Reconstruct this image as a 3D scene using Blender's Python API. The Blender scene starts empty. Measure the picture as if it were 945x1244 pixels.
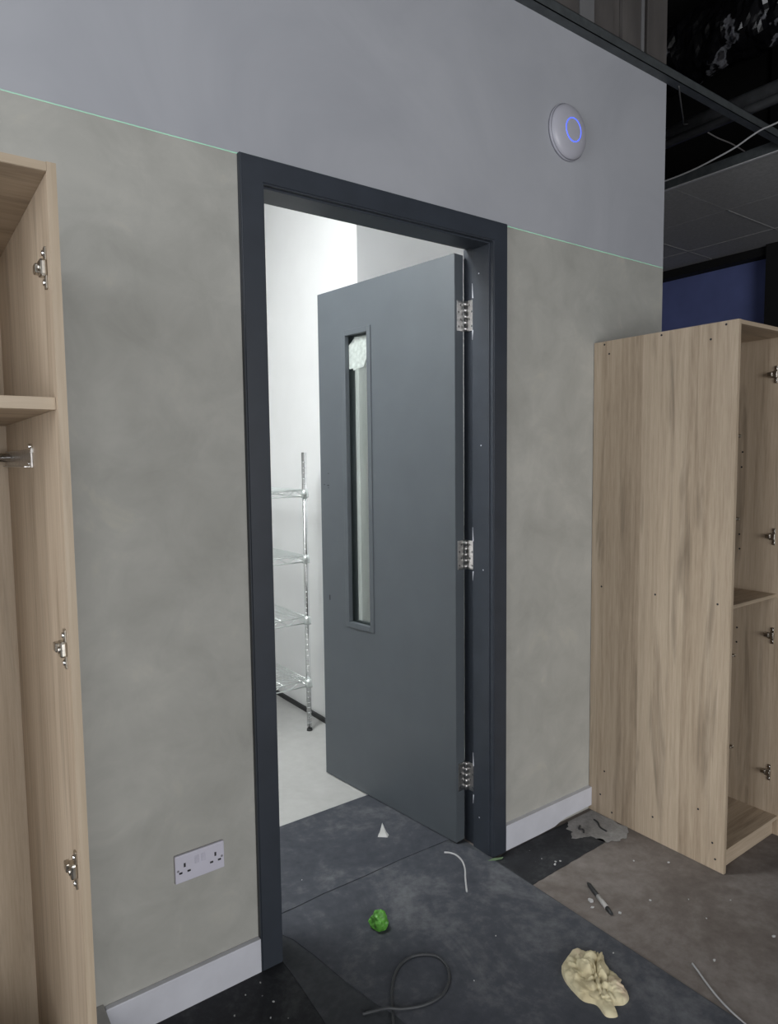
import bpy, bmesh, math, random
from mathutils import Vector, Matrix, noise
random.seed(7)
SC = bpy.context.scene
C = SC.collection

# ------------------------------------------------------------------ camera
FPX, CAM = 828.865, Vector((-0.7371, -1.6355, 1.3831))
YAW, PITCH, ROLL = 0.62960, -0.07867, -0.01140
fw = Vector((math.sin(YAW)*math.cos(PITCH), math.cos(YAW)*math.cos(PITCH), math.sin(PITCH)))
rt = Vector((math.cos(YAW), -math.sin(YAW), 0))
up = rt.cross(fw)
r2 = rt*math.cos(ROLL) + up*math.sin(ROLL)
u2 = up*math.cos(ROLL) - rt*math.sin(ROLL)
cd = bpy.data.cameras.new('camera'); cam = bpy.data.objects.new('camera', cd); C.objects.link(cam)
cd.sensor_fit = 'HORIZONTAL'; cd.sensor_width = 36.0; cd.lens = FPX/945*36.0
cd.clip_start = 0.02
m = Matrix((r2, u2, -fw)).transposed().to_4x4(); m.translation = CAM
cam.matrix_world = m
SC.camera = cam

# ------------------------------------------------------------------ world, lights, exposure
w = bpy.data.worlds.new('world'); SC.world = w; w.use_nodes = True
w.node_tree.nodes['Background'].inputs[0].default_value = (0.72, 0.82, 1.0, 1)
w.node_tree.nodes['Background'].inputs[1].default_value = 0.6
SC.view_settings.view_transform = 'Standard'; SC.view_settings.look = 'None'
SC.view_settings.gamma = 1.0; SC.view_settings.use_curve_mapping = False
SC.view_settings.exposure = 0.15

def area(name, loc, target, sx, sy, power, col, spread=180):
    l = bpy.data.lights.new(name, 'AREA'); l.shape = 'RECTANGLE'; l.size = sx; l.size_y = sy
    l.energy = power; l.color = col; l.spread = math.radians(spread)
    o = bpy.data.objects.new(name, l); C.objects.link(o); o.location = loc
    o.rotation_euler = (Vector(target)-Vector(loc)).to_track_quat('-Z', 'Y').to_euler()
    return o
# daylight entering through the shopfront behind the camera
area('shopfront_window_offscreen', (-0.5, -4.92, 1.30), (-0.5, 0, 1.30), 3.0, 2.0, 108, (1.0, 0.995, 0.98))
# daylight through the window in the left side wall
area('window_left_offscreen', (-3.15, -1.35, 1.6), (1.0, -0.9, 1.35), 1.1, 1.9, 50, (0.95, 0.97, 1.0))
# ceiling panel lamp of the store room behind the door
area('store_room_ceiling_panel_offscreen', (-0.40, 0.55, 2.96), (-0.40, 0.55, 0), 0.8, 0.6, 48, (0.97, 1.0, 0.99))
# the laser level whose level fan of light draws the green line on the wall
ll = bpy.data.lights.new('laser_level_offscreen', 'POINT'); ll.shadow_soft_size = 0.0; ll.energy = 6.0; ll.color = (0.12, 1.0, 0.40)
ll.use_nodes = True; nt = ll.node_tree; em = nt.nodes['Emission']
ge = nt.nodes.new('ShaderNodeNewGeometry'); sx_ = nt.nodes.new('ShaderNodeSeparateXYZ'); ab = nt.nodes.new('ShaderNodeMath'); ab.operation = 'ABSOLUTE'
lt = nt.nodes.new('ShaderNodeMath'); lt.operation = 'LESS_THAN'; lt.inputs[1].default_value = 0.00045
ml = nt.nodes.new('ShaderNodeMath'); ml.operation = 'MULTIPLY'; ml.inputs[1].default_value = 36.0
for a_, b_ in ((ge.outputs['Incoming'], sx_.inputs[0]), (sx_.outputs[2], ab.inputs[0]), (ab.outputs[0], lt.inputs[0]), (lt.outputs[0], ml.inputs[0]), (ml.outputs[0], em.inputs[1])): nt.links.new(a_, b_)
lo_ = bpy.data.objects.new('laser_level_offscreen', ll); C.objects.link(lo_); lo_.location = (0.55, -2.6, 2.141)

# ------------------------------------------------------------------ helpers
def thing(name, label, cat, loc=(0, 0, 0), rotz=0, group=None, kind=None):
    o = bpy.data.objects.new(name, None); C.objects.link(o)
    o.empty_display_size = 0.1
    o.location = loc; o.rotation_euler = (0, 0, rotz)
    o['label'] = label; o['category'] = cat
    if group: o['group'] = group
    if kind: o['kind'] = kind
    return o
def tag(o, label, cat, group=None, kind=None):
    o['label'] = label; o['category'] = cat
    if group: o['group'] = group
    if kind: o['kind'] = kind
    return o
def bx(bm, x0, x1, y0, y1, z0, z1, bev=0.0, seg=2):
    b = bmesh.new()
    bmesh.ops.create_cube(b, size=1.0)
    for v in b.verts:
        v.co = Vector((x0+(v.co.x+.5)*(x1-x0), y0+(v.co.y+.5)*(y1-y0), z0+(v.co.z+.5)*(z1-z0)))
    if bev > 0:
        bmesh.ops.bevel(b, geom=b.edges[:], offset=bev, segments=seg, affect='EDGES', profile=0.5)
    me = bpy.data.meshes.new('t'); b.to_mesh(me); b.free()
    bm.from_mesh(me); bpy.data.meshes.remove(me)
    return bm
def cyl(bm, p0, p1, r0, r1=None, seg=16, caps=True):
    p0, p1 = Vector(p0), Vector(p1); r1 = r0 if r1 is None else r1
    d = (p1-p0).normalized(); a = d.orthogonal().normalized(); b = d.cross(a)
    A, B = [], []
    for i in range(seg):
        t = 2*math.pi*i/seg; v = a*math.cos(t)+b*math.sin(t)
        A.append(bm.verts.new(p0+v*r0)); B.append(bm.verts.new(p1+v*r1))
    for i in range(seg):
        j = (i+1) % seg; f = bm.faces.new((A[i], A[j], B[j], B[i])); f.smooth = True
    if caps:
        bm.faces.new(A[::-1]); bm.faces.new(B)
    return bm
def spline(pts, n=8):
    pts = [Vector(p) for p in pts]; out = []
    P = [pts[0]*2-pts[1]] + pts + [pts[-1]*2-pts[-2]]
    for i in range(1, len(P)-2):
        for k in range(n):
            t = k/n; a, b, c, d = P[i-1], P[i], P[i+1], P[i+2]
            out.append(0.5*((2*b)+(c-a)*t+(2*a-5*b+4*c-d)*t*t+(3*b-a-3*c+d)*t**3))
    out.append(pts[-1]); return out
def tube(bm, pts, r, seg=8):
    rings = []; n = len(pts); prev = None
    for i, p in enumerate(pts):
        d = (pts[min(i+1, n-1)]-pts[max(i-1, 0)]).normalized()
        a = d.orthogonal().normalized() if prev is None else (prev-d*prev.dot(d)).normalized()
        prev = a; b = d.cross(a)
        rings.append([bm.verts.new(p+(a*math.cos(2*math.pi*k/seg)+b*math.sin(2*math.pi*k/seg))*r) for k in range(seg)])
    for i in range(n-1):
        for k in range(seg):
            f = bm.faces.new((rings[i][k], rings[i][(k+1) % seg], rings[i+1][(k+1) % seg], rings[i+1][k])); f.smooth = True
    bm.faces.new(rings[0][::-1]); bm.faces.new(rings[-1])
    return bm
def lathe(bm, prof, axis_o, axis_d, seg=48):
    o = Vector(axis_o); d = Vector(axis_d).normalized(); a = d.orthogonal().normalized(); b = d.cross(a); R = []
    for (r, h) in prof:
        if r < 1e-6: R.append([bm.verts.new(o+d*h)])
        else: R.append([bm.verts.new(o+d*h+(a*math.cos(2*math.pi*k/seg)+b*math.sin(2*math.pi*k/seg))*r) for k in range(seg)])
    for i in range(len(R)-1):
        A, B = R[i], R[i+1]
        for k in range(seg):
            j = (k+1) % seg
            if len(A) == 1 and len(B) == 1: continue
            if len(A) == 1: f = bm.faces.new((A[0], B[k], B[j]))
            elif len(B) == 1: f = bm.faces.new((A[k], A[j], B[0]))
            else: f = bm.faces.new((A[k], A[j], B[j], B[k]))
            f.smooth = True
    return bm
def prism(bm, poly, z0, z1):
    A = [bm.verts.new((x, y, z0)) for x, y in poly]; B = [bm.verts.new((x, y, z1)) for x, y in poly]
    n = len(poly)
    bm.faces.new(A[::-1]); bm.faces.new(B)
    for i in range(n): bm.faces.new((A[i], A[(i+1) % n], B[(i+1) % n], B[i]))
    return bm
def obj(name, bm, mat, parent=None, smooth_bev=False):
    bmesh.ops.recalc_face_normals(bm, faces=bm.faces[:])
    me = bpy.data.meshes.new(name); bm.to_mesh(me); bm.free()
    me.materials.append(mat)
    o = bpy.data.objects.new(name, me); C.objects.link(o)
    if parent: o.parent = parent
    return o
def box(name, dims, mat, parent=None, bev=0.0):
    return obj(name, bx(bmesh.new(), *dims, bev=bev), mat, parent)
def share(name, src, parent, loc, rot=None):
    o = bpy.data.objects.new(name, src.data); C.objects.link(o); o.parent = parent; o.location = loc
    if rot: o.rotation_euler = rot
    return o

# ------------------------------------------------------------------ materials
class NT:
    def __init__(s, name):
        s.m = bpy.data.materials.new(name); s.m.use_nodes = True
        s.t = s.m.node_tree; s.b = s.t.nodes['Principled BSDF']; s.x = 0
    def n(s, typ, **kw):
        nd = s.t.nodes.new(typ); ins = kw.pop('ins', {})
        for k, v in kw.items(): setattr(nd, k, v)
        for k, v in ins.items():
            if hasattr(v, 'is_output'): s.t.links.new(v, nd.inputs[k])
            else: nd.inputs[k].default_value = v
        return nd
    def ramp(s, fac, stops):
        r = s.t.nodes.new('ShaderNodeValToRGB'); s.t.links.new(fac, r.inputs[0]); e = r.color_ramp.elements
        while len(e) < len(stops): e.new(0.5)
        for i, (p, c) in enumerate(stops): e[i].position = p; e[i].color = (*c, 1) if len(c) == 3 else c
        return r.outputs[0]
    def mix(s, f, a, b, mode='MIX'):
        nd = s.n('ShaderNodeMix', data_type='RGBA', blend_type=mode)
        for k, v in ((0, f), (6, a), (7, b)):
            if hasattr(v, 'is_output'): s.t.links.new(v, nd.inputs[k])
            else: nd.inputs[k].default_value = (*v, 1) if isinstance(v, tuple) and len(v) == 3 else v
        return nd.outputs[2]
    def math(s, op, a, b=0.0):
        nd = s.n('ShaderNodeMath', operation=op)
        for k, v in ((0, a), (1, b)):
            if hasattr(v, 'is_output'): s.t.links.new(v, nd.inputs[k])
            else: nd.inputs[k].default_value = v
        return nd.outputs[0]
    def coords(s, scale=(1, 1, 1)):
        tc = s.n('ShaderNodeTexCoord')
        return s.n('ShaderNodeMapping', ins={'Vector': tc.outputs['Object'], 'Scale': scale}).outputs[0]
    def noise(s, vec, scale, detail=4, rough=0.55, dist=0.0):
        nd = s.n('ShaderNodeTexNoise', ins={'Vector': vec, 'Scale': scale, 'Detail': detail, 'Roughness': rough, 'Distortion': dist})
        return nd.outputs[0]
    def bump(s, h, strength=0.2, dist=0.002):
        b = s.n('ShaderNodeBump', ins={'Height': h, 'Strength': strength, 'Distance': dist})
        s.t.links.new(b.outputs[0], s.b.inputs['Normal'])
    def out(s, col=None, rough=0.5, metal=0.0, spec=None):
        if col is not None:
            if hasattr(col, 'is_output'): s.t.links.new(col, s.b.inputs['Base Color'])
            else: s.b.inputs['Base Color'].default_value = (*col, 1)
        if hasattr(rough, 'is_output'): s.t.links.new(rough, s.b.inputs['Roughness'])
        else: s.b.inputs['Roughness'].default_value = rough
        s.b.inputs['Metallic'].default_value = metal
        if spec is not None: s.b.inputs['Specular IOR Level'].default_value = spec
        return s.m
def plain(name, col, rough=0.5, metal=0.0, var=0.08, scale=30, spec=None, bump=0.0):
    t = NT(name); c = t.coords(); f = t.noise(c, scale, 5)
    a = tuple(max(0, v*(1-var)) for v in col); b = tuple(min(1, v*(1+var)) for v in col)
    if bump: t.bump(f, bump)
    return t.out(t.ramp(f, [(0.3, a), (0.7, b)]), rough, metal, spec)
def oak(name, axis, c_lo, c_mid, c_hi, board=0.085):
    t = NT(name)
    st = {'z': (1, 1, .05), 'x': (.05, 1, 1), 'y': (1, .05, 1)}[axis]
    tc = t.n('ShaderNodeTexCoord'); sep = t.n('ShaderNodeSeparateXYZ', ins={0: tc.outputs['Object']})
    X, Y, Z = sep.outputs
    u = {'z': t.math('ADD', X, Y), 'x': t.math('ADD', Y, Z), 'y': t.math('ADD', X, Z)}[axis]
    wob = t.noise(t.coords(st), 2.5, 2)
    u2_ = t.math('ADD', u, t.math('MULTIPLY', wob, 0.012))
    bid = t.math('FLOOR', t.math('DIVIDE', u2_, board))
    wn = t.n('ShaderNodeTexWhiteNoise', noise_dimensions='1D', ins={'W': bid}).outputs[0]
    v = t.coords(st)
    fine = t.noise(v, 240, 6, 0.65, 0.2)
    mid = t.noise(v, 38, 5, 0.6, 1.2)
    flame = t.n('ShaderNodeTexWave', wave_type='RINGS', rings_direction='X', ins={'Vector': t.coords(tuple(q*1.0 for q in st)), 'Scale': 14.0, 'Distortion': 9.0, 'Detail': 3.0, 'Detail Scale': 1.6}).outputs[1]
    knot = t.noise(t.coords({'z': (12, 12, 0.9), 'x': (0.9, 12, 12), 'y': (12, 0.9, 12)}[axis]), 1.6, 4, 0.6, 0.8)
    f = t.math('ADD', t.math('MULTIPLY', mid, 0.52), t.math('ADD', t.math('MULTIPLY', fine, 0.42), t.math('ADD', t.math('MULTIPLY', wn, 0.16), t.math('MULTIPLY', flame, 0.06))))
    col = t.ramp(f, [(0.32, c_lo), (0.54, c_mid), (0.78, c_hi)])
    kf = t.ramp(knot, [(0.55, (0, 0, 0)), (0.74, (1, 1, 1))])
    col = t.mix(t.math('MULTIPLY', kf, 0.60), col, tuple(q*0.48 for q in c_lo))
    t.bump(fine, 0.06, 0.001)
    return t.out(col, 0.52, 0, 0.35)

OAK_LO, OAK_MID, OAK_HI = (0.275, 0.210, 0.148), (0.425, 0.336, 0.245), (0.535, 0.44, 0.335)
M_oak = oak('oak_melamine_upright_grain', 'z', OAK_LO, OAK_MID, OAK_HI)
M_oakx = oak('oak_melamine_lengthwise_grain', 'x', OAK_LO, OAK_MID, OAK_HI)
M_edge = oak('oak_edging_upright', 'z', (0.32, 0.255, 0.18), (0.375, 0.30, 0.217), (0.43, 0.35, 0.262), 0.05)
M_edgex = oak('oak_edging_lengthwise', 'x', (0.32, 0.255, 0.18), (0.375, 0.30, 0.217), (0.43, 0.35, 0.262), 0.05)
M_frame = plain('slate_blue_gloss_paint', (0.032, 0.039, 0.052), 0.46, 0, 0.10, 12)
M_doorp = plain('slate_grey_door_paint', (0.088, 0.101, 0.114), 0.45, 0, 0.05, 7)
M_chrome = plain('bright_chrome', (0.80, 0.81, 0.82), 0.16, 1.0, 0.05)
M_steel = plain('brushed_hinge_steel', (0.62, 0.61, 0.60), 0.30, 1.0, 0.20, 160)
M_nickel = plain('nickel_plated_zinc', (0.50, 0.47, 0.42), 0.28, 1.0, 0.2, 120)
M_galv = plain('galvanised_ceiling_steel', (0.085, 0.095, 0.10), 0.5, 0.3, 0.2, 25)
M_white = plain('white_skirting_paint', (0.62, 0.63, 0.69), 0.42, 0, 0.05, 14)
M_plastic = plain('white_socket_plastic', (0.60, 0.59, 0.68), 0.35, 0, 0.03, 20)
M_dark = plain('dark_hole', (0.02, 0.02, 0.025), 0.7)
M_black = plain('black_void_paint', (0.006, 0.006, 0.007), 0.9, 0, 0.2, 6)
M_hygiene = plain('white_hygienic_cladding', (0.86, 0.87, 0.875), 0.25, 0, 0.02, 4)
M_hygiene2 = plain('off_white_plaster', (0.74, 0.73, 0.72), 0.6, 0, 0.03, 4)
M_blue = plain('deep_blue_wall_paint', (0.17, 0.21, 0.48), 0.6, 0, 0.08, 5)
M_tile = plain('grey_ceiling_tile', (0.42, 0.42, 0.42), 0.9, 0, 0.12, 60, bump=0.1)
M_rubber = plain('black_rubber', (0.025, 0.026, 0.028), 0.55)

# finished plaster wall: polished grey plaster below the laser line, pale grey paint above
HT = 2.14
t = NT('wall_plaster_and_paint')
tc = t.n('ShaderNodeTexCoord'); zz = t.n('ShaderNodeSeparateXYZ', ins={0: tc.outputs['Object']}).outputs[2]
v = t.coords()
n1 = t.noise(v, 2.2, 5, 0.6, 0.8); n2 = t.noise(v, 7.5, 6, 0.65, 0.6); n3 = t.noise(v, 55, 3)
low = t.ramp(t.math('ADD', t.math('MULTIPLY', n1, 0.55), t.math('MULTIPLY', n2, 0.45)), [(0.34, (0.345, 0.343, 0.317)), (0.52, (0.415, 0.412, 0.384)), (0.68, (0.485, 0.48, 0.444))])
scuff = t.ramp(n2, [(0.60, (0, 0, 0)), (0.72, (1, 1, 1))])
low = t.mix(t.math('MULTIPLY', scuff, 0.25), low, (0.50, 0.48, 0.38))
hi = t.ramp(n1, [(0.3, (0.365, 0.376, 0.412)), (0.7, (0.425, 0.436, 0.472))])
edge = t.math('ADD', zz, t.math('MULTIPLY', t.math('SUBTRACT', n3, 0.5), 0.004))
raw = t.ramp(t.noise(v, 5, 5), [(0.35, (0.085, 0.075, 0.072)), (0.65, (0.15, 0.135, 0.13))])
col = t.mix(t.math('GREATER_THAN', edge, HT), low, hi)
t.bump(n2, 0.05, 0.002)
M_wall = t.out(col, 0.62, 0, 0.3)

# floors
def floor_mat(name, a, b, c, sc=3.0, rough=0.75, speck=None, speck_amt=0.0):
    t = NT(name); v = t.coords()
    n1 = t.noise(v, sc, 8, 0.68, 0.7); n2 = t.noise(v, sc*9, 6, 0.7)
    f = t.math('ADD', t.math('MULTIPLY', n1, 0.65), t.math('MULTIPLY', n2, 0.35))
    col = t.ramp(f, [(0.34, a), (0.5, b), (0.68, c)])
    if speck:
        vo = t.n('ShaderNodeTexVoronoi', feature='F1', ins={'Vector': v, 'Scale': 26.0, 'Randomness': 1.0}).outputs[0]
        s = t.math('MULTIPLY', t.math('LESS_THAN', vo, 0.055), t.math('GREATER_THAN', t.noise(v, 4, 3), 0.5))
        col = t.mix(t.math('MULTIPLY', s, speck_amt), col, speck)
    t.bump(n2, 0.15, 0.002)
    return t.out(col, rough, 0, 0.25)
M_conc = floor_mat('brown_screed', (0.110, 0.092, 0.082), (0.160, 0.139, 0.127), (0.25, 0.228, 0.214), 2.6, 0.85)
M_sheet = floor_mat('dusty_dark_floor_sheet', (0.040, 0.045, 0.058), (0.066, 0.071, 0.085), (0.150, 0.155, 0.168), 3.2, 0.7)
M_sheet_shade = floor_mat('floor_sheet_fold_shade', (0.036, 0.040, 0.047), (0.055, 0.060, 0.068), (0.09, 0.096, 0.105), 5, 0.7)  # darker tone paints in the shading along the fold of the dusty sheet
M_blackfloor = floor_mat('black_adhesive_floor', (0.012, 0.013, 0.016), (0.022, 0.024, 0.028), (0.06, 0.062, 0.066), 5, 0.6, (0.45, 0.45, 0.45), 0.5)
M_patch = floor_mat('grey_screed_patch', (0.16, 0.16, 0.16), (0.28, 0.275, 0.27), (0.40, 0.395, 0.39), 9, 0.85)
M_vinyl = floor_mat('pale_grey_vinyl', (0.42, 0.42, 0.41), (0.47, 0.47, 0.46), (0.53, 0.53, 0.52), 2.0, 0.5)

# ------------------------------------------------------------------ setting: floors
def struct(o, label, cat):
    o['kind'] = 'structure'; o['label'] = label; o['category'] = cat; return o
struct(box('floor', (-3.2, 4.7, -5.0, 3.6, -0.12, 0.0), M_conc), 'bare brown screed floor of the shop', 'floor')
struct(box('floor_vinyl', (-0.8, 1.72, 0.612, 3.4, 0.0005, 0.004), M_vinyl), 'pale grey vinyl floor in the store room behind the door', 'floor')

def sheet(name, poly, z0, z1, mat, label, group=None):
    b = bmesh.new(); prism(b, poly, z0, z1)
    bmesh.ops.triangulate(b, faces=[f for f in b.faces if len(f.verts) > 4])
    return tag(obj(name, b, mat), label, 'floor sheet', group)
def ragged(poly, amp, seed, n=7):
    out_ = []
    for i in range(len(poly)):
        a, c = Vector((*poly[i], 0)), Vector((*poly[(i+1) % len(poly)], 0)); L = (c-a).length
        for k in range(n):
            p = a.lerp(c, k/n)
            if amp and p.y < -0.02 and (p.x > 0.88): p = p + Vector((noise.noise(p*45+Vector((seed, 0, 0))), noise.noise(p*45+Vector((0, seed, 5))), 0))*amp
            out_.append((p.x, min(p.y, -0.018)))
    return out_
sheet('floor_sheet', [(-3.1, -4.9), (0.075, -4.9), (0.075, -0.0005), (-0.39, -0.0005), (-0.39, -0.016), (-3.1, -0.016)], 0.0005, 0.0020, M_blackfloor,
      'black floor sheet with white specks along the skirting under the socket')
sheet('floor_sheet', [(0.052, -4.9), (0.866, -4.9), (0.866, 0.0), (0.866, 0.17), (0.062, 0.17), (0.062, -0.019), (0.060, -0.10), (0.050, -0.265)], 0.0021, 0.0030, M_sheet_shade,
      'edge strip of the dusty floor sheet with fold shading painted darker')  # same sheet; its fold shade is laid in as a separate darker strip
# top dusty sheet: left edge curls, bowed outline
edge_l = [(0.30, -4.9), (0.27, -1.2), (0.235, -0.55), (0.201, -0.35), (0.180, -0.28), (0.160, -0.18), (0.142, -0.05), (0.125, 0.04), (0.098, 0.10), (0.074, 0.125)]
poly = edge_l + [(0.074, 0.160), (0.20, 0.159), (0.30, 0.1635), (0.45, 0.161), (0.60, 0.1645), (0.727, 0.161), (0.80, 0.156), (0.84, 0.10), (0.858, 0.02), (0.861, -0.19), (0.862, -0.5), (0.862, -0.9), (0.866, -4.9)]
sheet('floor_sheet', poly, 0.0031, 0.0052, M_sheet, 'dusty dark grey floor sheet lying in front of the doorway')
sheet('floor_sheet', [(0.074, 0.164), (0.20, 0.163), (0.30, 0.168), (0.45, 0.1645), (0.60, 0.168), (0.74, 0.163), (0.84, 0.16), (0.86, 0.145), (1.60, 0.145), (1.60, 0.606), (0.076, 0.611)], 0.0031, 0.0050, M_sheet,
      'dusty dark grey floor sheet inside the doorway meeting the pale vinyl')
sheet('floor_sheet', ragged([(0.866, -0.198), (0.98, -0.195), (1.10, -0.192), (1.26, -0.188), (1.275, -0.14), (1.20, -0.10), (1.245, -0.05), (1.27, -0.018), (0.937, -0.018), (0.90, -0.022), (0.866, -0.03)], 0.003, 3), 0.0005, 0.0018, M_blackfloor,
      'black torn floor patch along the skirting right of the door frame')
sheet('floor_sheet', ragged([(1.262, -0.188), (1.30, -0.215), (1.36, -0.21), (1.405, -0.19), (1.405, -0.018), (1.262, -0.018), (1.23, -0.05), (1.19, -0.10), (1.26, -0.14)], 0.016, 9), 0.0019, 0.0026, M_patch,
      'pale grey scraped screed patch at the foot of the wardrobe side')

# ------------------------------------------------------------------ setting: walls
XW, T = 1.846, 0.122
XR, AW = 0.935, 0.064
wb = bmesh.new()
ZT = 2.87
bx(wb, -3.2, 0.02, 0, T, 0, ZT); bx(wb, XR-0.02, XW, 0, T, 0, ZT); bx(wb, 0.02, XR-0.02, 0, T, HT-0.02, ZT)
wall = struct(obj('wall_front', wb, M_wall), 'polished grey plaster wall with pale grey paint above a level line', 'wall')
# raw plasterboard above the ceiling line, behind the steel angle
def raw_mat(name, a, b):
    t = NT(name); v = t.coords((1, 1, .35)); return t.out(t.ramp(t.noise(v, 6, 5), [(0.35, a), (0.65, b)]), 0.85)
M_raw = raw_mat('raw_brown_board', (0.065, 0.059, 0.057), (0.105, 0.096, 0.092))
M_raw2 = raw_mat('jointed_grey_board', (0.13, 0.13, 0.135), (0.19, 0.19, 0.195))
struct(box('wall_upper', (-3.2, XW, 0.03, T, 2.872, 4.2), M_black), 'dark stud frame above the ceiling line', 'wall')
wu = bpy.data.objects['wall_upper']
for (a, b, mt, dy) in [(-3.2, -0.9, M_raw, 0), (-0.896, 0.30, M_raw, 0), (0.304, 1.305, M_raw, 0), (1.309, 1.386, M_raw2, -.004), (1.39, 1.505, M_raw, 0.004), (1.512, 1.556, M_raw, .014), (1.56, 1.672, M_raw, 0.0), (1.674, 1.690, M_raw2, -0.004), (1.716, XW, M_raw, 0)]:
    box('board', (a, b, 0.002+dy, 0.030, 2.872, 4.2), mt, wu, 0.001)
struct(box('wall_divider', (1.72, XW, T, 3.5, 0, 4.2), M_hygiene2), 'partition wall between store room and shop', 'wall')
struct(box('wall_store_side', (1.04, 1.72, 1.03, 3.4, 0, 3.0), M_hygiene), 'white clad store room wall behind the wire rack', 'wall')
struct(box('wall_store_far', (-0.8, 1.72, 3.4, 3.5, 0, 3.0), M_hygiene2), 'white far wall of the store room', 'wall')
struct(box('wall_store_left', (-0.9, -0.8, T, 3.5, 0, 3.0), M_hygiene2), 'white left wall of the store room', 'wall')
struct(box('ceiling_store', (-0.9, 1.72, T, 3.5, 3.0, 3.05), M_hygiene2), 'white store room ceiling', 'ceiling')
struct(box('baseboard_store', (1.026, 1.04, 1.03, 3.4, 0.004, 0.026), M_rubber), 'thin black sealing strip at the foot of the store room wall', 'baseboard')
struct(box('wall_right', (4.5, 4.7, 0.79, 3.6, 0, 2.80), M_blue), 'deep blue far wall beyond the wardrobe', 'wall')
struct(box('wall_right_bulkhead', (4.40, 4.7, 0.79, 3.6, 2.801, 4.2), M_black), 'black bulkhead under the tiled ceiling', 'wall')
struct(box('wall_right_pier', (4.36, 4.7, -5.0, 0.79, 0, 4.2), M_black), 'black painted pier beside the blue wall', 'wall')
struct(box('wall_rear_right', (XW, 4.7, 3.5, 3.6, 0, 4.2), M_black), 'dark end wall of the side bay', 'wall')
struct(box('ceiling', (-3.2, 4.7, -5.0, 3.6, 4.2, 4.3), M_black), 'black painted roof void above the missing ceiling', 'ceiling')
lb = bmesh.new()
for d_ in ((-5.0, -1.95, 0, 4.2), (-0.75, T, 0, 4.2), (-1.95, -0.75, 0, 0.6), (-1.95, -0.75, 2.6, 4.2)): bx(lb, -3.3, -3.2, *d_)
struct(obj('wall_left', lb, M_hygiene2), 'pale side wall of the shop with a window opening', 'wall')
bb = bmesh.new()
bx(bb, -3.3, -2.05, -5.1, -5.0, 0, 4.2); bx(bb, 1.05, 4.7, -5.1, -5.0, 0, 4.2); bx(bb, -2.05, 1.05, -5.1, -5.0, 2.35, 4.2); bx(bb, -2.05, 1.05, -5.1, -5.0, 0, 0.25)
struct(obj('wall_back', bb, M_hygiene2), 'shopfront wall with a wide window opening', 'wall')

# skirting
sk = 0.095
b = bmesh.new(); bx(b, -0.397, 0.0, -0.016, 0, 0.0, sk, 0.002)
struct(obj('baseboard_left', b, M_white), 'white skirting board under the double socket', 'baseboard')
b = bmesh.new()
pr = [(XR, 0.004), (1.10, 0.004), (1.19, 0.006), (1.225, 0.016), (1.26, 0.020), (1.407, 0.022), (1.407, sk), (XR, sk)]
A = [b.verts.new((x, -0.016, z)) for x, z in pr]; B = [b.verts.new((x, 0, z)) for x, z in pr]
b.faces.new(A); b.faces.new(B[::-1])
for i in range(len(pr)): b.faces.new((A[i], A[(i+1) % len(pr)], B[(i+1) % len(pr)], B[i]))
struct(obj('baseboard_right', b, M_white), 'white skirting board between door frame and wardrobe, lifted off the floor', 'baseboard')
struct(box('trim_2', (-0.52, -0.399, -0.55, 0, 0.002, 0.102), plain('grey_boxing_paint', (0.40, 0.40, 0.40), 0.55), None, 0.003), 'low grey boxing between skirting and wardrobe side', 'trim')

# ------------------------------------------------------------------ door frame
XI0, XI1, ZI = AW, XR-AW, HT-AW
fr = struct(thing('trim_1', 'dark slate blue painted door frame with architrave', 'door frame'), 'dark slate blue painted door frame with architrave', 'door frame')
def extr(b, pts, y0, y1):
    A = [b.verts.new((x, y0, z)) for x, z in pts]; B = [b.verts.new((x, y1, z)) for x, z in pts]; n = len(pts)
    b.faces.new(A); b.faces.new(B[::-1])
    for i in range(n): b.faces.new((A[i], A[(i+1) % n], B[(i+1) % n], B[i]))
    return b
def arch(pts):
    b = extr(bmesh.new(), pts, -0.018, 0.0)
    bmesh.ops.recalc_face_normals(b, faces=b.faces[:])
    es = [e for e in b.edges if all(abs(v.co.y+0.018) < 1e-6 for v in e.verts) and (abs(e.verts[0].co.x-e.verts[1].co.x) < 1e-4 or abs(e.verts[0].co.z-e.verts[1].co.z) < 1e-4)]
    bmesh.ops.bevel(b, geom=es, offset=0.0035, segments=3, affect='EDGES')
    return obj('architrave', b, M_frame, fr)
arch([(0, 0), (AW, 0), (AW, ZI), (0, HT)])
arch([(XI1, 0), (XR, 0), (XR, HT), (XI1, ZI)])
arch([(0, HT), (AW, ZI), (XI1, ZI), (XR, HT)])
LY = 0.078    # stop depth; the door rebate is behind it
b = bmesh.new(); bx(b, XI1-0.005, XR-0.02, 0, LY, 0, ZI-0.004, 0.0012)
obj('jamb', b, M_frame, fr)
box('rebate', (XI1+0.007, XR-0.02, LY, 0.134, 0, ZI+0.008), M_frame, fr)
b = bmesh.new(); bx(b, 0.02, XI0+0.005, 0, LY, 0, ZI-0.004, 0.0012); bx(b, 0.02, XI0-0.007, LY, T, 0, ZI+0.008)
obj('jamb', b, M_frame, fr)
b = bmesh.new(); bx(b, 0.02, XR-0.02, 0, LY, ZI-0.005, HT-0.02, 0.0012); bx(b, 0.02, XR-0.02, LY, T, ZI+0.007, HT-0.02)
obj('head_lining', b, M_frame, fr)
for i, z in enumerate((1.985, 1.42, 1.0, 0.12)):   # paint nicks left on the jamb
    box('paint_nick', (XI1-0.0058, XI1-0.0045, 0.045-0.01*i % 0.03, 0.049-0.01*i % 0.03, z, z+0.004), M_white, fr)

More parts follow.
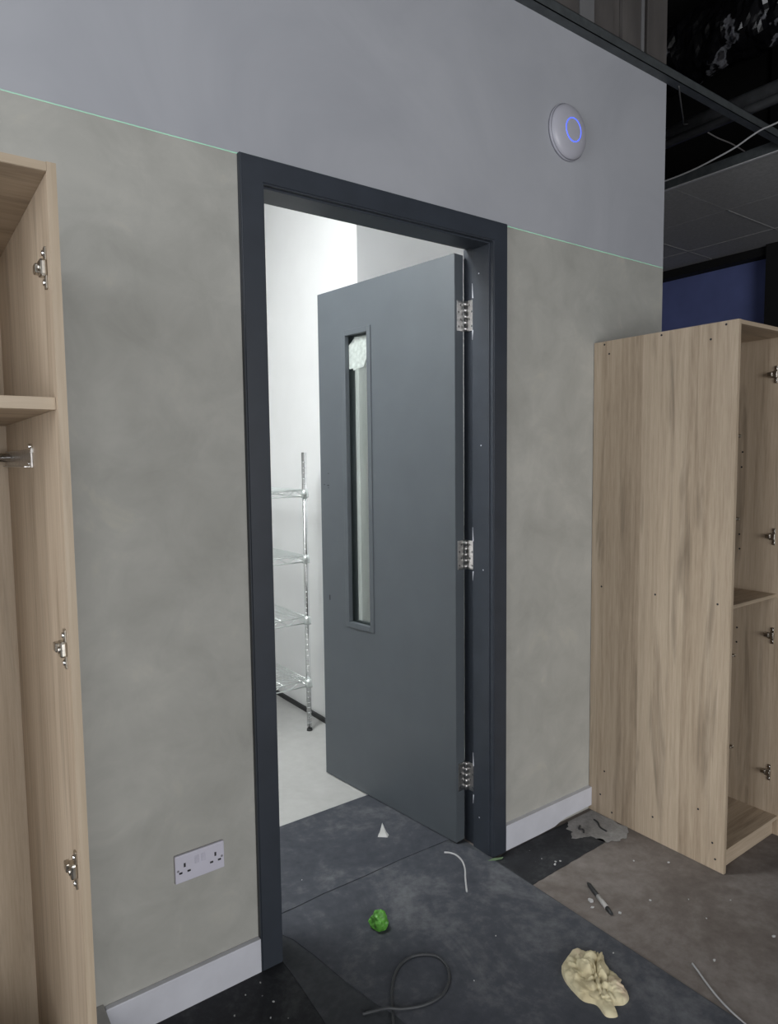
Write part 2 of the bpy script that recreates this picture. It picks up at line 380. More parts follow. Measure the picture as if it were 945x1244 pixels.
# ------------------------------------------------------------------ door leaf: local x along the leaf from the hinge, y = thickness (room side at 0), z up
DA = math.radians(6.3)
door = thing('door_1', 'slate grey flush door standing open, with a narrow glazed vision panel', 'door', (0.825, 0.121, 0), math.radians(90)+DA)
door['kind'] = 'structure'
# with this rotation local +x points into the store room and local +y towards -x (the visible face is y=+)
LW, LT, Z0, Z1 = 0.767, 0.043, 0.0085, 2.064
gx0, gx1, gz0, gz1 = 0.440, 0.598, 0.700, 1.884
b = bmesh.new()
bx(b, 0.0012, gx0, -LT, 0, Z0, Z1); bx(b, gx1, LW, -LT, 0, Z0, Z1); bx(b, gx0, gx1, -LT, 0, Z0, gz0); bx(b, gx0, gx1, -LT, 0, gz1, Z1)
obj('leaf', b, M_doorp, door)
box('edge_lipping', (0, 0.0012, -LT+0.0004, -0.0004, Z0+0.0005, Z1-0.0005), M_doorp, door)
for side in (0, 1):
    y0, y1 = (-0.016, 0.005) if side == 0 else (-LT-0.005, -LT+0.016)
    for (x0, x1, z0, z1) in ((gx0-0.009, gx0+0.013, gz0-0.009, gz1+0.009), (gx1-0.013, gx1+0.009, gz0-0.009, gz1+0.009), (gx0+0.013, gx1-0.013, gz0-0.009, gz0+0.013), (gx0+0.013, gx1-0.013, gz1-0.013, gz1+0.009)):
        box('glazing_bead', (x0, x1, y0, y1, z0, z1), M_doorp, door, 0.0015)
t = NT('clear_fire_glass')
tr = t.n('ShaderNodeBsdfTransparent', ins={0: (0.93, 0.97, 0.95, 1)}); gl = t.n('ShaderNodeBsdfGlossy', ins={0: (1, 1, 1, 1), 1: 0.02})
fz = t.n('ShaderNodeLayerWeight', ins={0: 0.25}); mx = t.n('ShaderNodeMixShader')
t.t.links.new(t.math('MULTIPLY', fz.outputs[0], 0.55), mx.inputs[0]); t.t.links.new(tr.outputs[0], mx.inputs[1]); t.t.links.new(gl.outputs[0], mx.inputs[2])
t.t.links.new(mx.outputs[0], t.t.nodes['Material Output'].inputs[0])
M_glass = t.m
gp = box('glass', (gx0+0.002, gx1-0.002, -0.0255, -0.0175, gz0+0.002, gz1-0.002), M_glass, door)
# scraps of protective film left at the head of the pane
M_film = plain('milky_protective_film', (0.42, 0.46, 0.44), 0.6, 0, 0.25, 60)
b = bmesh.new()
fp = [(0.455, 1.862), (0.553, 1.858), (0.553, 1.842), (0.585, 1.835), (0.585, 1.742), (0.560, 1.742), (0.557, 1.733), (0.545, 1.736), (0.53, 1.742), (0.495, 1.742), (0.487, 1.760), (0.468, 1.79), (0.455, 1.80)]
A = [b.verts.new((x, -0.0172, z)) for x, z in fp]; B = [b.verts.new((x, -0.0165, z)) for x, z in fp]; n = len(fp)
b.faces.new(A[::-1]); b.faces.new(B)
for i in range(n): b.faces.new((A[i], A[(i+1) % n], B[(i+1) % n], B[i]))
bmesh.ops.triangulate(b, faces=b.faces[:])
obj('film_scrap', b, M_film, gp)
# lock and handle holes
for (x, z, wx, hz) in ((0.718, 0.795, 0.0035, 0.011), (0.716, 1.272, 0.006, 0.0025), (0.714, 1.262, 0.003, 0.002), (0.713, 1.322, 0.0025, 0.002), (0.742, 1.275, 0.003, 0.002)):
    box('fixing_hole', (x-wx, x+wx, -0.002, 0.0006, z-hz, z+hz), M_dark, door)
M_screw = plain('dark_screw_steel', (0.20, 0.20, 0.20), 0.4, 1.0)
# hinges
for z in (1.861, 1.044, 0.246):
    h = obj('hinge', bx(bmesh.new(), -0.0022, 0.0005, -LT+0.004, -0.010, z-0.051, z+0.051, 0.0006), M_steel, door)
    for k in range(5):
        obj('knuckle', cyl(bmesh.new(), (-0.006, -LT-0.003, z-0.051+k*0.0206), (-0.006, -LT-0.003, z-0.051+k*0.0206+0.0196), 0.0058, seg=14), M_steel, h)
    for dz, yy in ((-0.036, -0.018), (-0.012, -0.028), (0.012, -0.018), (0.036, -0.028)):
        obj('screw', cyl(bmesh.new(), (-0.0030, yy, z+dz), (-0.001, yy, z+dz), 0.0036, seg=12), M_screw, h)
    hp = obj('hinge_plate', bx(bmesh.new(), XI1+0.0048, XI1+0.0072, LY+0.004, 0.124, z-0.051, z+0.051, 0.0006), M_steel, fr)
    for dz, yy in ((-0.036, LY+0.014), (-0.012, LY+0.026), (0.012, LY+0.014), (0.036, LY+0.026)):
        obj('screw', cyl(bmesh.new(), (XI1+0.0042, yy, z+dz), (XI1+0.006, yy, z+dz), 0.0036, seg=12), M_screw, hp)
    # bare timber / filler slivers round the hinge cut-out
    for (z0, z1, wd) in ((z+0.052, z+0.10, 0.004), (z-0.085, z-0.053, 0.004)):
        A = [(XI1-0.0056, LY-0.0005-wd, z0 if z0 > z else z1), (XI1-0.0056, LY+0.0005, z0 if z0 > z else z1), (XI1-0.0056, LY+0.0005, z1 if z0 > z else z0)]
        b = bmesh.new(); P = [b.verts.new(q) for q in A]; Q = [b.verts.new((q[0]+0.002, q[1], q[2])) for q in A]
        b.faces.new(P); b.faces.new(Q[::-1])
        for i in range(3): b.faces.new((P[i], P[(i+1) % 3], Q[(i+1) % 3], Q[i]))
        obj('filler_sliver', b, M_white, fr)

# ------------------------------------------------------------------ wardrobes
def hinge_mount(bm, yc, zc, face):
    """winged hinge mounting plate on a panel whose inner face looks to -x at x=face"""
    for s in (-1, 1):
        bx(bm, face-0.003, face, yc-0.006, yc+0.006, zc+s*0.020-0.010, zc+s*0.020+0.010, 0.001)
    bx(bm, face-0.010, face, yc-0.008, yc+0.014, zc-0.012, zc+0.012, 0.003)
    bx(bm, face-0.014, face-0.006, yc+0.008, yc+0.026, zc-0.006, zc+0.008, 0.002)
    cyl(bm, (face-0.012, yc-0.001, zc), (face-0.004, yc-0.001, zc), 0.005, seg=12)
    return bm
def wardrobe(label, x0, x1, depth, h, plates, plinth=True, shelves=(), holes=(), pins=(), outer_screws=()):
    tp = 0.013
    r = thing('wardrobe', label, 'wardrobe', (x0, -depth, 0))
    W = x1-x0; D = depth-0.002
    sides = []
    for (a, c) in ((0, tp), (W-tp, W)):
        s = box('side_panel', (a, c, 0.0015, D, 0.001, h), M_oak, r, 0.0006)
        box('edge_band', (a+0.0003, c-0.0003, 0.0, 0.0016, 0.0015, h-0.0005), M_edge, s)
        sides.append(s)
    tpn = box('top_panel', (tp, W-tp, 0.0015, D, h-tp-0.001, h-0.001), M_oakx, r, 0.0006)
    box('edge_band', (tp, W-tp, 0.0, 0.0016, h-tp-0.0005, h-0.0015), M_edgex, tpn)
    box('bottom_panel', (tp, W-tp, 0.006, D, 0.062, 0.075), M_oakx, r, 0.0006)
    box('plinth', (tp, W-tp, 0.022, 0.035, 0.001, 0.062), M_oakx, r, 0.0006)
    box('back_panel', (tp, W-tp, D-0.012, D-0.004, 0.075, h-tp-0.001), M_oak, r)
    for (z, yf, th) in shelves:
        s = box('shelf', (tp+0.0005, W-tp-0.0005, yf+0.0016, D-0.013, z-th, z), M_oakx, r, 0.0006)
        box('edge_band', (tp+0.0005, W-tp-0.0005, yf, yf+0.0017, z-th+0.0004, z-0.0004), M_edgex, s)
    for (y, z) in plates:
        p_ = obj('hinge_plate', hinge_mount(bmesh.new(), y+depth, z, W-tp), M_nickel, r)
        for s in (-1, 1): obj('screw', cyl(bmesh.new(), (W-tp-0.0055, y+depth, z+s*0.021), (W-tp-0.002, y+depth, z+s*0.021), 0.0042, 0.005, seg=12), M_chrome, p_)
    for (y, z) in holes:
        b = bmesh.new(); cyl(b, (W-tp-0.0006, y+depth, z), (W-tp+0.002, y+depth, z), 0.0035, seg=12); obj('pin_hole', b, M_dark, sides[1])
    for (y, z) in pins:
        b = bmesh.new(); cyl(b, (W-tp-0.016, y+depth, z), (W-tp+0.002, y+depth, z), 0.0032, seg=10); cyl(b, (W-tp-0.003, y+depth, z), (W-tp, y+depth, z), 0.006, seg=12); obj('shelf_pin', b, M_nickel, sides[1])
    for (y, z) in outer_screws:
        b = bmesh.new(); cyl(b, (-0.0006, y+depth, z), (0.002, y+depth, z), 0.0036, seg=12); obj('screw', b, M_dark, sides[0])
    return r
OS = [(-0.047, 1.790), (-0.068, 1.754), (-0.277, 1.790), (-0.451, 1.751), (-0.5, 1.790), (-0.048, 0.891), (-0.272, 0.895), (-0.496, 0.898), (-0.072, 0.178), (-0.055, 0.08), (-0.108, 0.029), (-0.279, 0.086), (-0.448, 0.187), (-0.5, 0.092), (-0.511, 0.04)]
wardrobe('tall open oak wardrobe with its plain side panel beside the skirting, two compartments', 1.4086, 1.803, 0.541, 1.8016,
         [(-0.481, 1.66), (-0.491, 1.089), (-0.497, 0.732), (-0.501, 0.226)], shelves=[(0.885, 0.035, 0.012)],
         holes=[(-0.372, 1.391), (-0.37, 1.336), (-0.369, 1.088), (-0.371, 1.034), (-0.37, 0.737), (-0.37, 0.682)],
         pins=[(-0.362, 1.145), (-0.362, 0.629), (-0.36, 1.45), (-0.364, 0.276)], outer_screws=OS)
wl = wardrobe('open oak wardrobe with upper shelf and hanging rail, beside the socket wall', -1.326, -0.525, 0.56, 1.8016,
         [(-0.526, 1.663), (-0.534, 1.103), (-0.531, 0.754), (-0.531, 0.226)], shelves=[(1.4765, 0.012, 0.018)])
# hanging rail in the left wardrobe: flat steel end bracket plus oval tube
W_ = 0.801; tp = 0.013
rb = bmesh.new(); bx(rb, W_-tp-0.0035, W_-tp, 0.235, 0.542, 1.374, 1.405, 0.0008); bx(rb, W_-tp-0.009, W_-tp-0.0035, 0.275, 0.542, 1.374, 1.3765, 0.0006)
rail = obj('rail_bracket', rb, M_steel, wl)
b = bmesh.new(); cyl(b, (W_-tp-0.006, 0.236, 1.410), (W_-tp, 0.236, 1.410), 0.005, seg=12); bx(b, W_-tp-0.003, W_-tp, 0.232, 0.241, 1.400, 1.410)
cyl(b, (W_-tp-0.005, 0.252, 1.381), (W_-tp-0.003, 0.252, 1.381), 0.003, seg=10)
obj('screw', b, M_chrome, rail)
b = bmesh.new(); cyl(b, (tp, 0.490, 1.393), (W_-tp-0.001, 0.490, 1.393), 0.009, seg=16); obj('hanging_rail', b, M_chrome, wl)

# dark sack slumped in the bottom of the left wardrobe
b = bmesh.new(); bmesh.ops.create_icosphere(b, subdivisions=5, radius=1.0)
for v in b.verts:
    n_ = v.co.normalized(); zz_ = n_.z
    taper = 1.0-0.35*max(0, zz_)
    d = 1+0.10*noise.noise(n_*2.0+Vector((4, 4, 1)))+0.10*abs(noise.noise(Vector((n_.x*5, n_.y*5, n_.z*2.2))))+0.03*abs(noise.noise(n_*13))
    v.co = Vector((n_.x*0.215*taper*d, n_.y*0.17*taper*d, max(-0.125, n_.z*0.200*d)+0.125))
for f in b.faces: f.smooth = True
sack = obj('refuse_sack', b, plain('dark_green_sack', (0.018, 0.030, 0.014), 0.45, 0, 0.3, 12)); sack.location = (-0.805, -0.315, 0.0752)
tag(sack, 'dark green sack slumped in the bottom of the wardrobe with the hanging rail', 'sack')

# ------------------------------------------------------------------ double socket
so = thing('double_socket', 'white double wall socket with two switches above the skirting', 'socket', (-0.157, -0.0005, 0.3665))
b = bx(bmesh.new(), -0.064, 0.064, -0.009, 0, -0.0358, 0.0358, 0.0025, 3); obj('face_plate', b, M_plastic, so)
for sx in (-1, 1):
    cx = sx*0.040
    b = bx(bmesh.new(), sx*0.0085-0.0055, sx*0.0085+0.0055, -0.0112, -0.006, 0.003, 0.024, 0.0012)
    for v in b.verts:
        if v.co.z > 0.012 and v.co.y < -0.009: v.co.y += 0.0016
    obj('switch', b, plain('socket_switch_plastic', (0.52, 0.51, 0.60), 0.35), so)
    for (dx, dz, wx, hz) in ((0, 0.008, 0.0025, 0.0052), (-0.0105, -0.010, 0.0042, 0.0025), (0.0105, -0.010, 0.0042, 0.0025)):
        box('pin_slot', (cx+dx-wx, cx+dx+wx, -0.0093, -0.006, dz-hz, dz+hz), M_dark, so)
    b = bmesh.new(); cyl(b, (sx*0.057, -0.0094, -0.003), (sx*0.057, -0.006, -0.003), 0.0030, seg=14); obj('screw', b, plain('socket_screw_grey', (0.22, 0.21, 0.24), 0.4), so)

# ------------------------------------------------------------------ wifi access point
ap = thing('wireless_access_point', 'round white wireless access point with a glowing blue ring, mounted high on the wall', 'access point', (1.240, -0.0005, 2.510))
M_ap = plain('white_access_point_plastic', (0.46, 0.46, 0.52), 0.35, 0, 0.02)
b = lathe(bmesh.new(), [(0, 0.0), (0.088, 0.0), (0.094, 0.003), (0.095, 0.008), (0.0925, 0.011)], (0, 0, 0), (0, -1, 0), 64); obj('mounting_plate', b, M_ap, ap)
b = lathe(bmesh.new(), [(0.090, 0.009), (0.0915, 0.012), (0.089, 0.017), (0.080, 0.0235), (0.066, 0.0285), (0.050, 0.0315), (0.030, 0.0335), (0, 0.034)], (0, 0, 0), (0, -1, 0), 64); dome = obj('dome', b, M_ap, ap)
t = NT('blue_status_led'); t.b.inputs['Emission Color'].default_value = (0.05, 0.10, 1.0, 1); t.b.inputs['Emission Strength'].default_value = 1.5
M_led = t.out((0.1, 0.15, 0.6), 0.4)
b = lathe(bmesh.new(), [(0.0375, 0.0325), (0.0375, 0.0338), (0.0405, 0.0336), (0.0405, 0.0320)], (0, 0, 0), (0, -1, 0), 64); obj('light_ring', b, M_led, ap)

# ------------------------------------------------------------------ wire rack in the store room
RX0, RX1, RY0, RY1 = 0.50, 0.918, 1.346, 2.30
rk = thing('wire_rack', 'chrome wire shelving rack with four shelves against the white wall', 'shelving rack', (RX0, RY0, 0.004))
rw, rd = RX1-RX0, RY1-RY0
for (x, y) in ((0, 0), (rw, 0), (0, rd), (rw, rd)):
    b = bmesh.new(); cyl(b, (x, y, 0.022), (x, y, 1.412), 0.0125, seg=18)
    for k in range(50):
        cyl(b, (x, y, 0.04+k*0.027), (x, y, 0.0425+k*0.027), 0.0129, seg=18)
    pst = obj('post', b, M_chrome, rk)
    b = bmesh.new(); cyl(b, (x, y, 0.0), (x, y, 0.012), 0.015, 0.013, seg=16); cyl(b, (x, y, 0.012), (x, y, 0.024), 0.008, seg=12); obj('foot', b, M_rubber, pst)
M_wire = plain('silver_epoxy_wire', (0.72, 0.76, 0.75), 0.28, 0.7, 0.05)
for z in (1.213, 0.885, 0.575, 0.250):
    b = bmesh.new()
    for dz in (0.012, -0.018):
        for p0, p1 in (((0, 0), (rw, 0)), ((rw, 0), (rw, rd)), ((rw, rd), (0, rd)), ((0, rd), (0, 0))):
            cyl(b, (*p0, z+dz), (*p1, z+dz), 0.0032, seg=8)
    for p0, p1 in (((0, 0), (rw, 0)), ((rw, 0), (rw, rd)), ((rw, rd), (0, rd)), ((0, rd), (0, 0))):
        L = math.hypot(p1[0]-p0[0], p1[1]-p0[1]); k = int(L/0.05)
        for i in range(k):
            a, c = i/k, (i+1)/k
            q = lambda s, zz: Vector((p0[0]+(p1[0]-p0[0])*s, p0[1]+(p1[1]-p0[1])*s, zz))
            cyl(b, q(a, z+0.012 if i % 2 else z-0.018), q(c, z-0.018 if i % 2 else z+0.012), 0.002, seg=6, caps=False)
    s = obj('wire_shelf', b, M_wire, rk)
    b = bmesh.new()
    for i in range(1, 40):
        yy = rd*i/40; cyl(b, (0, yy, z+0.016), (rw, yy, z+0.016), 0.0019, seg=6, caps=False)
    for xx in (rw*.33, rw*.66): cyl(b, (xx, 0, z+0.0105), (xx, rd, z+0.0105), 0.003, seg=6)
    d_ = obj('wire_deck', b, M_wire, s); d_['kind'] = 'stuff'
    for (x, y) in ((0, 0), (rw, 0), (0, rd), (rw, rd)): obj('corner_collar', cyl(bmesh.new(), (x, y, z-0.024), (x, y, z+0.018), 0.0195, 0.0165, seg=18), M_wire, s)

# ------------------------------------------------------------------ ceiling grid, tiles and services
ZC = 2.857
b = bmesh.new()
bx(b, -3.1, 2.845, -0.0375, -0.0005, ZC, ZC+0.0025); bx(b, -3.1, 2.845, -0.0375, -0.0350, ZC, ZC+0.036); bx(b, -3.1, 2.845, -0.0375, -0.016, ZC+0.034, ZC+0.036)
tag(obj('ceiling_channel', b, M_galv), 'dark steel ceiling channel running along the wall head and past its corner', 'channel')
cg = thing('ceiling_tiled', 'grey suspended tile ceiling beyond the wall corner', 'ceiling', kind='structure')
M_tee = plain('pale_grid_steel', (0.62, 0.62, 0.63), 0.5, 0.1, 0.05)
ys = [3.0-0.6*k for k in range(14)]; xs = [2.856+0.6*k for k in range(4)]
td = None
for i in range(3):
    for j in range(13):
        x0, x1 = xs[i], min(xs[i+1], 4.5); y1, y0 = ys[j], ys[j+1]
        if y1 < -4.9: continue
        if i == 2: x1 = 4.36 if y1 <= 0.9 else 4.49
        box('ceiling_tile', (x0+0.008, x1-0.004, y0+0.004, y1-0.004, ZC+0.004+0.001*((i*5+j*3) % 3), ZC+0.018), M_tile, cg, 0.0015)
for x in xs[:3]: box('grid_tee', ((x-0.004) if x > 2.9 else x-0.010, x+0.008, -4.8, 3.0, ZC+(0.0035 if x > 2.9 else -0.001), ZC+(0.03 if x > 2.9 else 0.012)), M_tee if x < 2.9 else M_tile, cg)
for y in ys[1:-1]: box('grid_tee', (2.866, 4.355, y-0.006, y+0.006, ZC+0.0035, ZC+0.02), M_tile, cg)
box('edge_upstand', (2.838, 2.846, -4.8, 3.0, ZC+0.003, ZC+0.05), M_galv, cg)

M_pipe = plain('dull_black_pipe', (0.06, 0.062, 0.066), 0.38, 0.2, 0.2)
b = bmesh.new(); cyl(b, (2.6, -4.9, 3.025), (2.6, 3.4, 3.025), 0.042, seg=28)
for y in (-1.2, 0.9): cyl(b, (2.6, y, 3.025), (2.6, y+0.05, 3.025), 0.047, seg=28)
tag(obj('service_pipe', b, M_pipe), 'thick dull black service pipe running through the roof void', 'pipe')
b = bmesh.new(); cyl(b, (2.47, -4.9, 2.925), (2.47, 3.4, 2.925), 0.021, seg=20)
tag(obj('service_pipe', b, M_pipe), 'thinner black conduit running below the thick service pipe', 'pipe')
# crumpled foil duct high in the void
b = bmesh.new(); R, SEG, N = 0.17, 40, 150
ring = []
for i in range(N+1):
    y = -1.2+3.2*i/N
    row = []
    for k in range(SEG):
        a = 2*math.pi*k/SEG
        p = Vector((3.05+R*math.cos(a), y, 3.66+R*math.sin(a)))
        d = noise.noise(p*11)*0.03+noise.noise(p*31)*0.014
        row.append(b.verts.new(p+Vector((math.cos(a), 0, math.sin(a)))*d))
    ring.append(row)
for i in range(N):
    for k in range(SEG): b.faces.new((ring[i][k], ring[i][(k+1) % SEG], ring[i+1][(k+1) % SEG], ring[i+1][k]))
t = NT('crumpled_black_foil'); v = t.coords(); nn = t.noise(v, 4.5, 4, 0.6)
t.t.links.new(t.ramp(nn, [(0.60, (0, 0, 0)), (0.66, (1, 1, 1))]), t.b.inputs['Metallic'])
M_foil = t.out(t.ramp(nn, [(0.60, (0.004, 0.004, 0.005)), (0.66, (0.55, 0.56, 0.62))]), 0.26)
t.b.inputs['Metallic'].default_value = 0.9
tag(obj('foil_duct', b, M_foil), 'crumpled foil wrapped duct glinting in the dark roof void', 'duct')
M_cablew = plain('pale_cable_sheath', (0.42, 0.42, 0.43), 0.5)
b = tube(bmesh.new(), spline([(2.5, 0.9, 2.80), (2.5, 0.62, 2.768), (2.5, 0.406, 2.761), (2.5, 0.259, 2.766), (2.5, 0.14, 2.782), (2.5, 0.058, 2.797), (2.5, -0.016, 2.821), (2.5, -0.063, 2.832), (2.5, -0.13, 2.836), (2.5, -0.4, 2.862), (2.5, -1.0, 2.93)]), 0.0040)
tag(obj('hanging_cable', b, M_cablew), 'pale cable sagging across the dark void beside the wall corner', 'cable')
b = tube(bmesh.new(), spline([(2.485, 0.185, 2.908), (2.56, 0.176, 2.898), (2.66, 0.168, 2.897), (2.76, 0.176, 2.902), (2.842, 0.188, 2.909)]), 0.0032)
tag(obj('hanging_cable', b, plain('grey_cable_sheath', (0.20, 0.19, 0.19), 0.5)), 'thin grey cable strung between the conduit and the tiled ceiling edge', 'cable')
b = tube(bmesh.new(), spline([(1.90, -0.02, 2.858), (2.05, 0.06, 2.86), (2.25, 0.17, 2.90), (2.42, 0.27, 2.96), (2.556, 0.33, 3.02)]), 0.003)
tag(obj('hanging_cable', b, plain('dark_cable_sheath', (0.12, 0.12, 0.12), 0.5)), 'short dark cable tied from the ceiling channel to the thick pipe', 'cable')

# ------------------------------------------------------------------ things lying on the floor
ZS = 0.0052
b = bmesh.new()    # plaster shard
base = [(-0.020, -0.010), (0.016, -0.014), (0.021, 0.004), (0.004, 0.014), (-0.017, 0.008)]
V = [b.verts.new((x, y, 0)) for x, y in base]; M_ = [b.verts.new((x*.62-0.001, y*.62, 0.012+0.002*(i % 2))) for i, (x, y) in enumerate(base)]; Tn = b.verts.new((-0.003, 0.001, 0.048))
for i in range(5):
    j = (i+1) % 5; b.faces.new((V[i], V[j], M_[j], M_[i])); b.faces.new((M_[i], M_[j], Tn))
b.faces.new(V[::-1])
o = obj('plaster_shard', b, plain('white_plaster', (0.62, 0.62, 0.61), 0.8)); o.location = (0.648, 0.325, 0.0050); o.rotation_euler = (0, 0, math.radians(-35))
tag(o, 'pointed white plaster shard standing on the dark sheet in the doorway', 'plaster shard')

b = bmesh.new(); bmesh.ops.create_icosphere(b, subdivisions=3, radius=0.026)   # crumpled green tape ball
for v in b.verts:
    n_ = v.co.normalized(); d = noise.noise(n_*2.3+Vector((3, 1, 7)))*0.008+abs(noise.noise(n_*5.5))*0.007
    v.co = n_*(0.025+d); v.co.z = max(v.co.z*1.15, -0.020)+0.020; v.co.x *= 0.95
o = obj('tape_ball', b, plain('bright_green_tape', (0.10, 0.32, 0.045), 0.45, 0, 0.45, 60)); o.location = (0.352, -0.068, ZS)
tag(o, 'crumpled ball of bright green tape on the dusty floor sheet', 'tape ball')

def floor_cable(name, pts, r, mat, label, z=ZS):
    b = tube(bmesh.new(), spline([(x, y, z+r*0.95+(q[2] if len(q) > 2 else 0)) for q in pts for x, y in [q[:2]]], 8), r, 8)
    return tag(obj(name, b, mat), label, 'cable')
M_cab = plain('black_cable_sheath', (0.045, 0.048, 0.053), 0.5)
floor_cable('electric_cable', [(-0.02, -0.72), (0.09, -0.52), (0.150, -0.42), (0.184, -0.365), (0.241, -0.282), (0.293, -0.236), (0.342, -0.222), (0.380, -0.234), (0.408, -0.264), (0.406, -0.309), (0.378, -0.350), (0.330, -0.376), (0.274, -0.373), (0.223, -0.352, 0.002), (0.190, -0.335, 0.009), (0.165, -0.316, 0.002), (0.135, -0.301, -0.002)], 0.0038, M_cab, 'black electric cable lying in a loop on the floor sheet')
floor_cable('cable_offcut', [(0.752, 0.104), (0.766, 0.090), (0.774, 0.066), (0.768, 0.030), (0.745, -0.010), (0.712, -0.048), (0.688, -0.078), (0.668, -0.103)], 0.0030, plain('white_cable_sheath', (0.50, 0.50, 0.51), 0.5), 'short curved offcut of white cable beside the door edge')
floor_cable('cable_offcut', [(0.951, -0.696), (0.936, -0.722), (0.915, -0.756), (0.888, -0.808), (0.869, -0.865), (0.857, -0.93), (0.845, -1.02)], 0.0026, plain('grey_white_wire', (0.42, 0.42, 0.43), 0.5), 'thin pale wire lying on the brown screed by the edge of the sheet', 0.001)

# crumpled cream rag
out = [(0.612, -0.560), (0.622, -0.532), (0.643, -0.503), (0.672, -0.486), (0.712, -0.478), (0.742, -0.487), (0.757, -0.505), (0.772, -0.520), (0.768, -0.545), (0.744, -0.560), (0.748, -0.592), (0.735, -0.615), (0.722, -0.648), (0.705, -0.668), (0.678, -0.672), (0.650, -0.658), (0.636, -0.684), (0.612, -0.668), (0.622, -0.632), (0.606, -0.602)]
cx, cy = sum(p[0] for p in out)/len(out)-0.002, sum(p[1] for p in out)/len(out)
pts = [Vector((x-cx, y-cy, 0)) for x, y in out]
loop = spline(pts+[pts[0]], 6)[:-1]
b = bmesh.new(); NR = 44; rows = []
loop = spline(pts+[pts[0]], 9)[:-1]
def billow(p): return abs(noise.noise(p))
for r in range(NR, -1, -1):
    f = r/NR; row = []
    for k, p in enumerate(loop):
        ang = 2*math.pi*k/len(loop)
        q = Vector((p.x, p.y, 0))*f
        q += Vector((noise.noise(q*26+Vector((9, 2, 1))), noise.noise(q*26+Vector((1, 8, 4))), 0))*0.009*f*(1-f*f)
        H = 0.034*(1-f**3.2)**0.55*(0.75+0.35*noise.noise(q*14+Vector((2, 5, 0))))
        nrm = Vector((p.x, p.y, 0)).normalized()*f*f + Vector((0, 0, 1.05-f)); nrm.normalize()
        wv = q*1.0 + Vector((noise.noise(q*30), noise.noise(q*30+Vector((5, 5, 5))), 0))*0.012
        rot = Vector((wv.x*0.82-wv.y*0.57, wv.x*0.57+wv.y*0.82, 0))
        d = 0.030*billow(Vector((rot.x*44, rot.y*15, 1.7)))+0.020*billow(Vector((rot.x*26+3, rot.y*52, 6.1)))+0.008*billow(Vector((rot.x*95, rot.y*80, 2.2)))
        pos = q + Vector((0, 0, H)) + nrm*(d-0.010)*(1-f**7)
        if f == 1: pos.z = 0.0015
        row.append(b.verts.new((pos.x, pos.y, max(pos.z, 0.0015))))
    rows.append(row)
K = len(loop)
for i in range(NR):
    for k in range(K):
        try:
            fc = b.faces.new((rows[i][k], rows[i][(k+1) % K], rows[i+1][(k+1) % K], rows[i+1][k])); fc.smooth = True
        except ValueError: pass
bmesh.ops.remove_doubles(b, verts=b.verts[:], dist=1e-5)
t = NT('cream_cloth'); v = t.coords(); n1 = t.noise(v, 9, 4)
M_rag = t.out(t.ramp(n1, [(0.38, (0.50, 0.43, 0.27)), (0.55, (0.60, 0.54, 0.36)), (0.70, (0.55, 0.43, 0.32))]), 0.85); t.bump(t.noise(v, 130, 4), 0.5, 0.002)
o = obj('cleaning_rag', b, M_rag); o.location = (cx, cy, ZS-0.001)
tag(o, 'crumpled cream cleaning rag lying on the dark floor sheet', 'rag')

# marker / driver and chips on the screed
mk = thing('marker_pen', 'slim black marker pen with pale barrel lying on the brown screed', 'pen', (0.977, -0.374, 0.0))
dv = Vector((0.945-1.012, -0.445-(-0.305), 0)); Lm = dv.length; dv.normalize()
P = lambda s: tuple(Vector((0, 0, 0.0072))+dv*(s-Lm/2))
b = bmesh.new(); cyl(b, P(0), P(0.012), 0.003, 0.0062, seg=14); cyl(b, P(0.012), P(Lm*0.58), 0.0068, seg=14); obj('cap', b, M_rubber, mk)
b = bmesh.new(); cyl(b, P(Lm*0.45), P(Lm*0.82), 0.0072, seg=14); obj('barrel', b, plain('pale_pen_barrel', (0.36, 0.35, 0.34), 0.4), mk)
b = bmesh.new(); cyl(b, P(Lm*0.82), P(Lm), 0.0070, 0.0045, seg=14); obj('end_plug', b, M_rubber, mk)
M_chip = plain('white_chip', (0.48, 0.48, 0.48), 0.8)
chips = [((0.952, -0.362), 0.011, 'white rectangular plaster chip beside the black marker pen'), ((0.930, -0.384), 0.006, 'small white chip below the marker pen'), ((0.975, -0.450), 0.006, 'small white chip at the end of the marker pen')]
def chip(x, y, s, label, z=0.0, group=None):
    b = bmesh.new(); n = random.randint(4, 6); a0 = random.random()*6
    pl = [(s*random.uniform(.7, 1.1)*math.cos(a0+2*math.pi*i/n), s*random.uniform(.45, .8)*math.sin(a0+2*math.pi*i/n)) for i in range(n)]
    prism(b, pl, 0, s*0.5); o = obj('plaster_chip', b, M_chip); o.location = (x, y, z); o.rotation_euler = (0, 0, random.random()*3)
    return tag(o, label, 'plaster chip', group)
for (xy, s, l) in chips: chip(*xy, s, l)
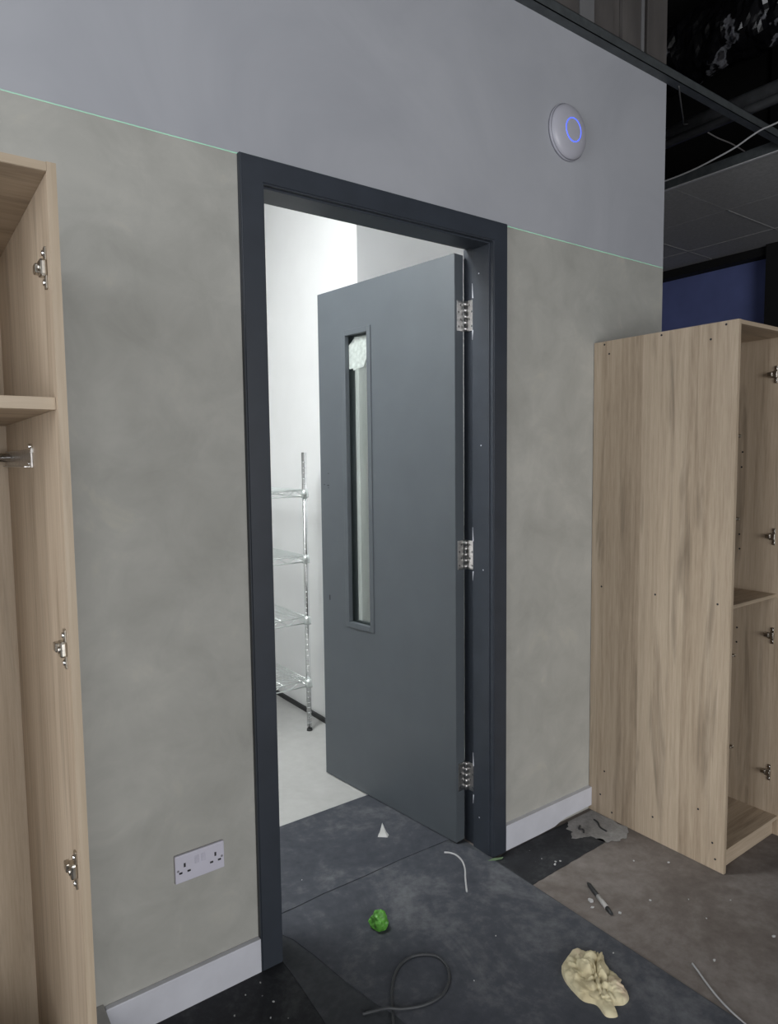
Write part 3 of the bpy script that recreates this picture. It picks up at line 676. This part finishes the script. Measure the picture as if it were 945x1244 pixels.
for (x, y, s) in [(1.328, -0.393, .005), (1.243, -0.316, .004), (1.101, -0.471, .0045), (1.239, -0.777, .006), (1.013, -0.724, .005), (1.20, -0.54, .003), (1.16, -0.62, .003), (1.30, -0.62, .003)]:
    chip(x, y, s, 'tiny white plaster crumb scattered on the brown screed', 0.0, 'crumbs on the brown screed')
for (x, y, s) in [(1.01, -0.170, .006), (1.025, -0.160, .004), (1.04, -0.168, .005), (1.0, -0.12, .003)]:
    chip(x, y, s, 'tiny white crumb on the black torn floor patch', 0.0018, 'crumbs on the black patch')
for (x, y, s) in [(0.811, -0.545, .003), (0.433, -0.387, .0025), (0.60, -0.30, .0025), (0.28, 0.27, .003)]:
    chip(x, y, s, 'tiny pale crumb on the dusty floor sheet', ZS, 'crumbs on the dusty sheet')
for (x, y, s) in [(-0.021, -0.05, .003), (-0.022, -0.128, .0035), (-0.07, -0.065, .003), (-0.12, -0.11, .003), (-0.05, -0.17, .003), (-0.10, -0.20, .0025)]:
    chip(x, y, s, 'tiny white crumb on the black floor below the skirting', 0.0022, 'crumbs below the skirting')
# torn masking tape at the foot of the frame, black scuffs of mastic on the patch
b = bmesh.new(); prism(b, [(0.842, -0.022), (0.862, -0.034), (0.888, -0.042), (0.898, -0.038), (0.880, -0.031), (0.866, -0.022)], 0, 0.0022)
tp_ = obj('tape_scrap', b, plain('pale_green_tape', (0.13, 0.20, 0.11), 0.7)); tp_.location.z = 0.0045
tag(tp_, 'torn pale green tape scrap at the foot of the door frame', 'tape scrap')
b = tube(bmesh.new(), spline([(1.245, -0.105, 0.004), (1.262, -0.090, 0.004), (1.252, -0.078, 0.005), (1.275, -0.066, 0.004)]), 0.0028)
tag(obj('mastic_strand', b, M_rubber), 'hooked black mastic strand on the grey patch', 'mastic')
b = tube(bmesh.new(), spline([(1.320, -0.150, 0.004), (1.325, -0.118, 0.004), (1.345, -0.092, 0.005), (1.352, -0.070, 0.004)]), 0.0032)
tag(obj('mastic_strand', b, M_rubber), 'longer black mastic strand nearer the wardrobe side', 'mastic')
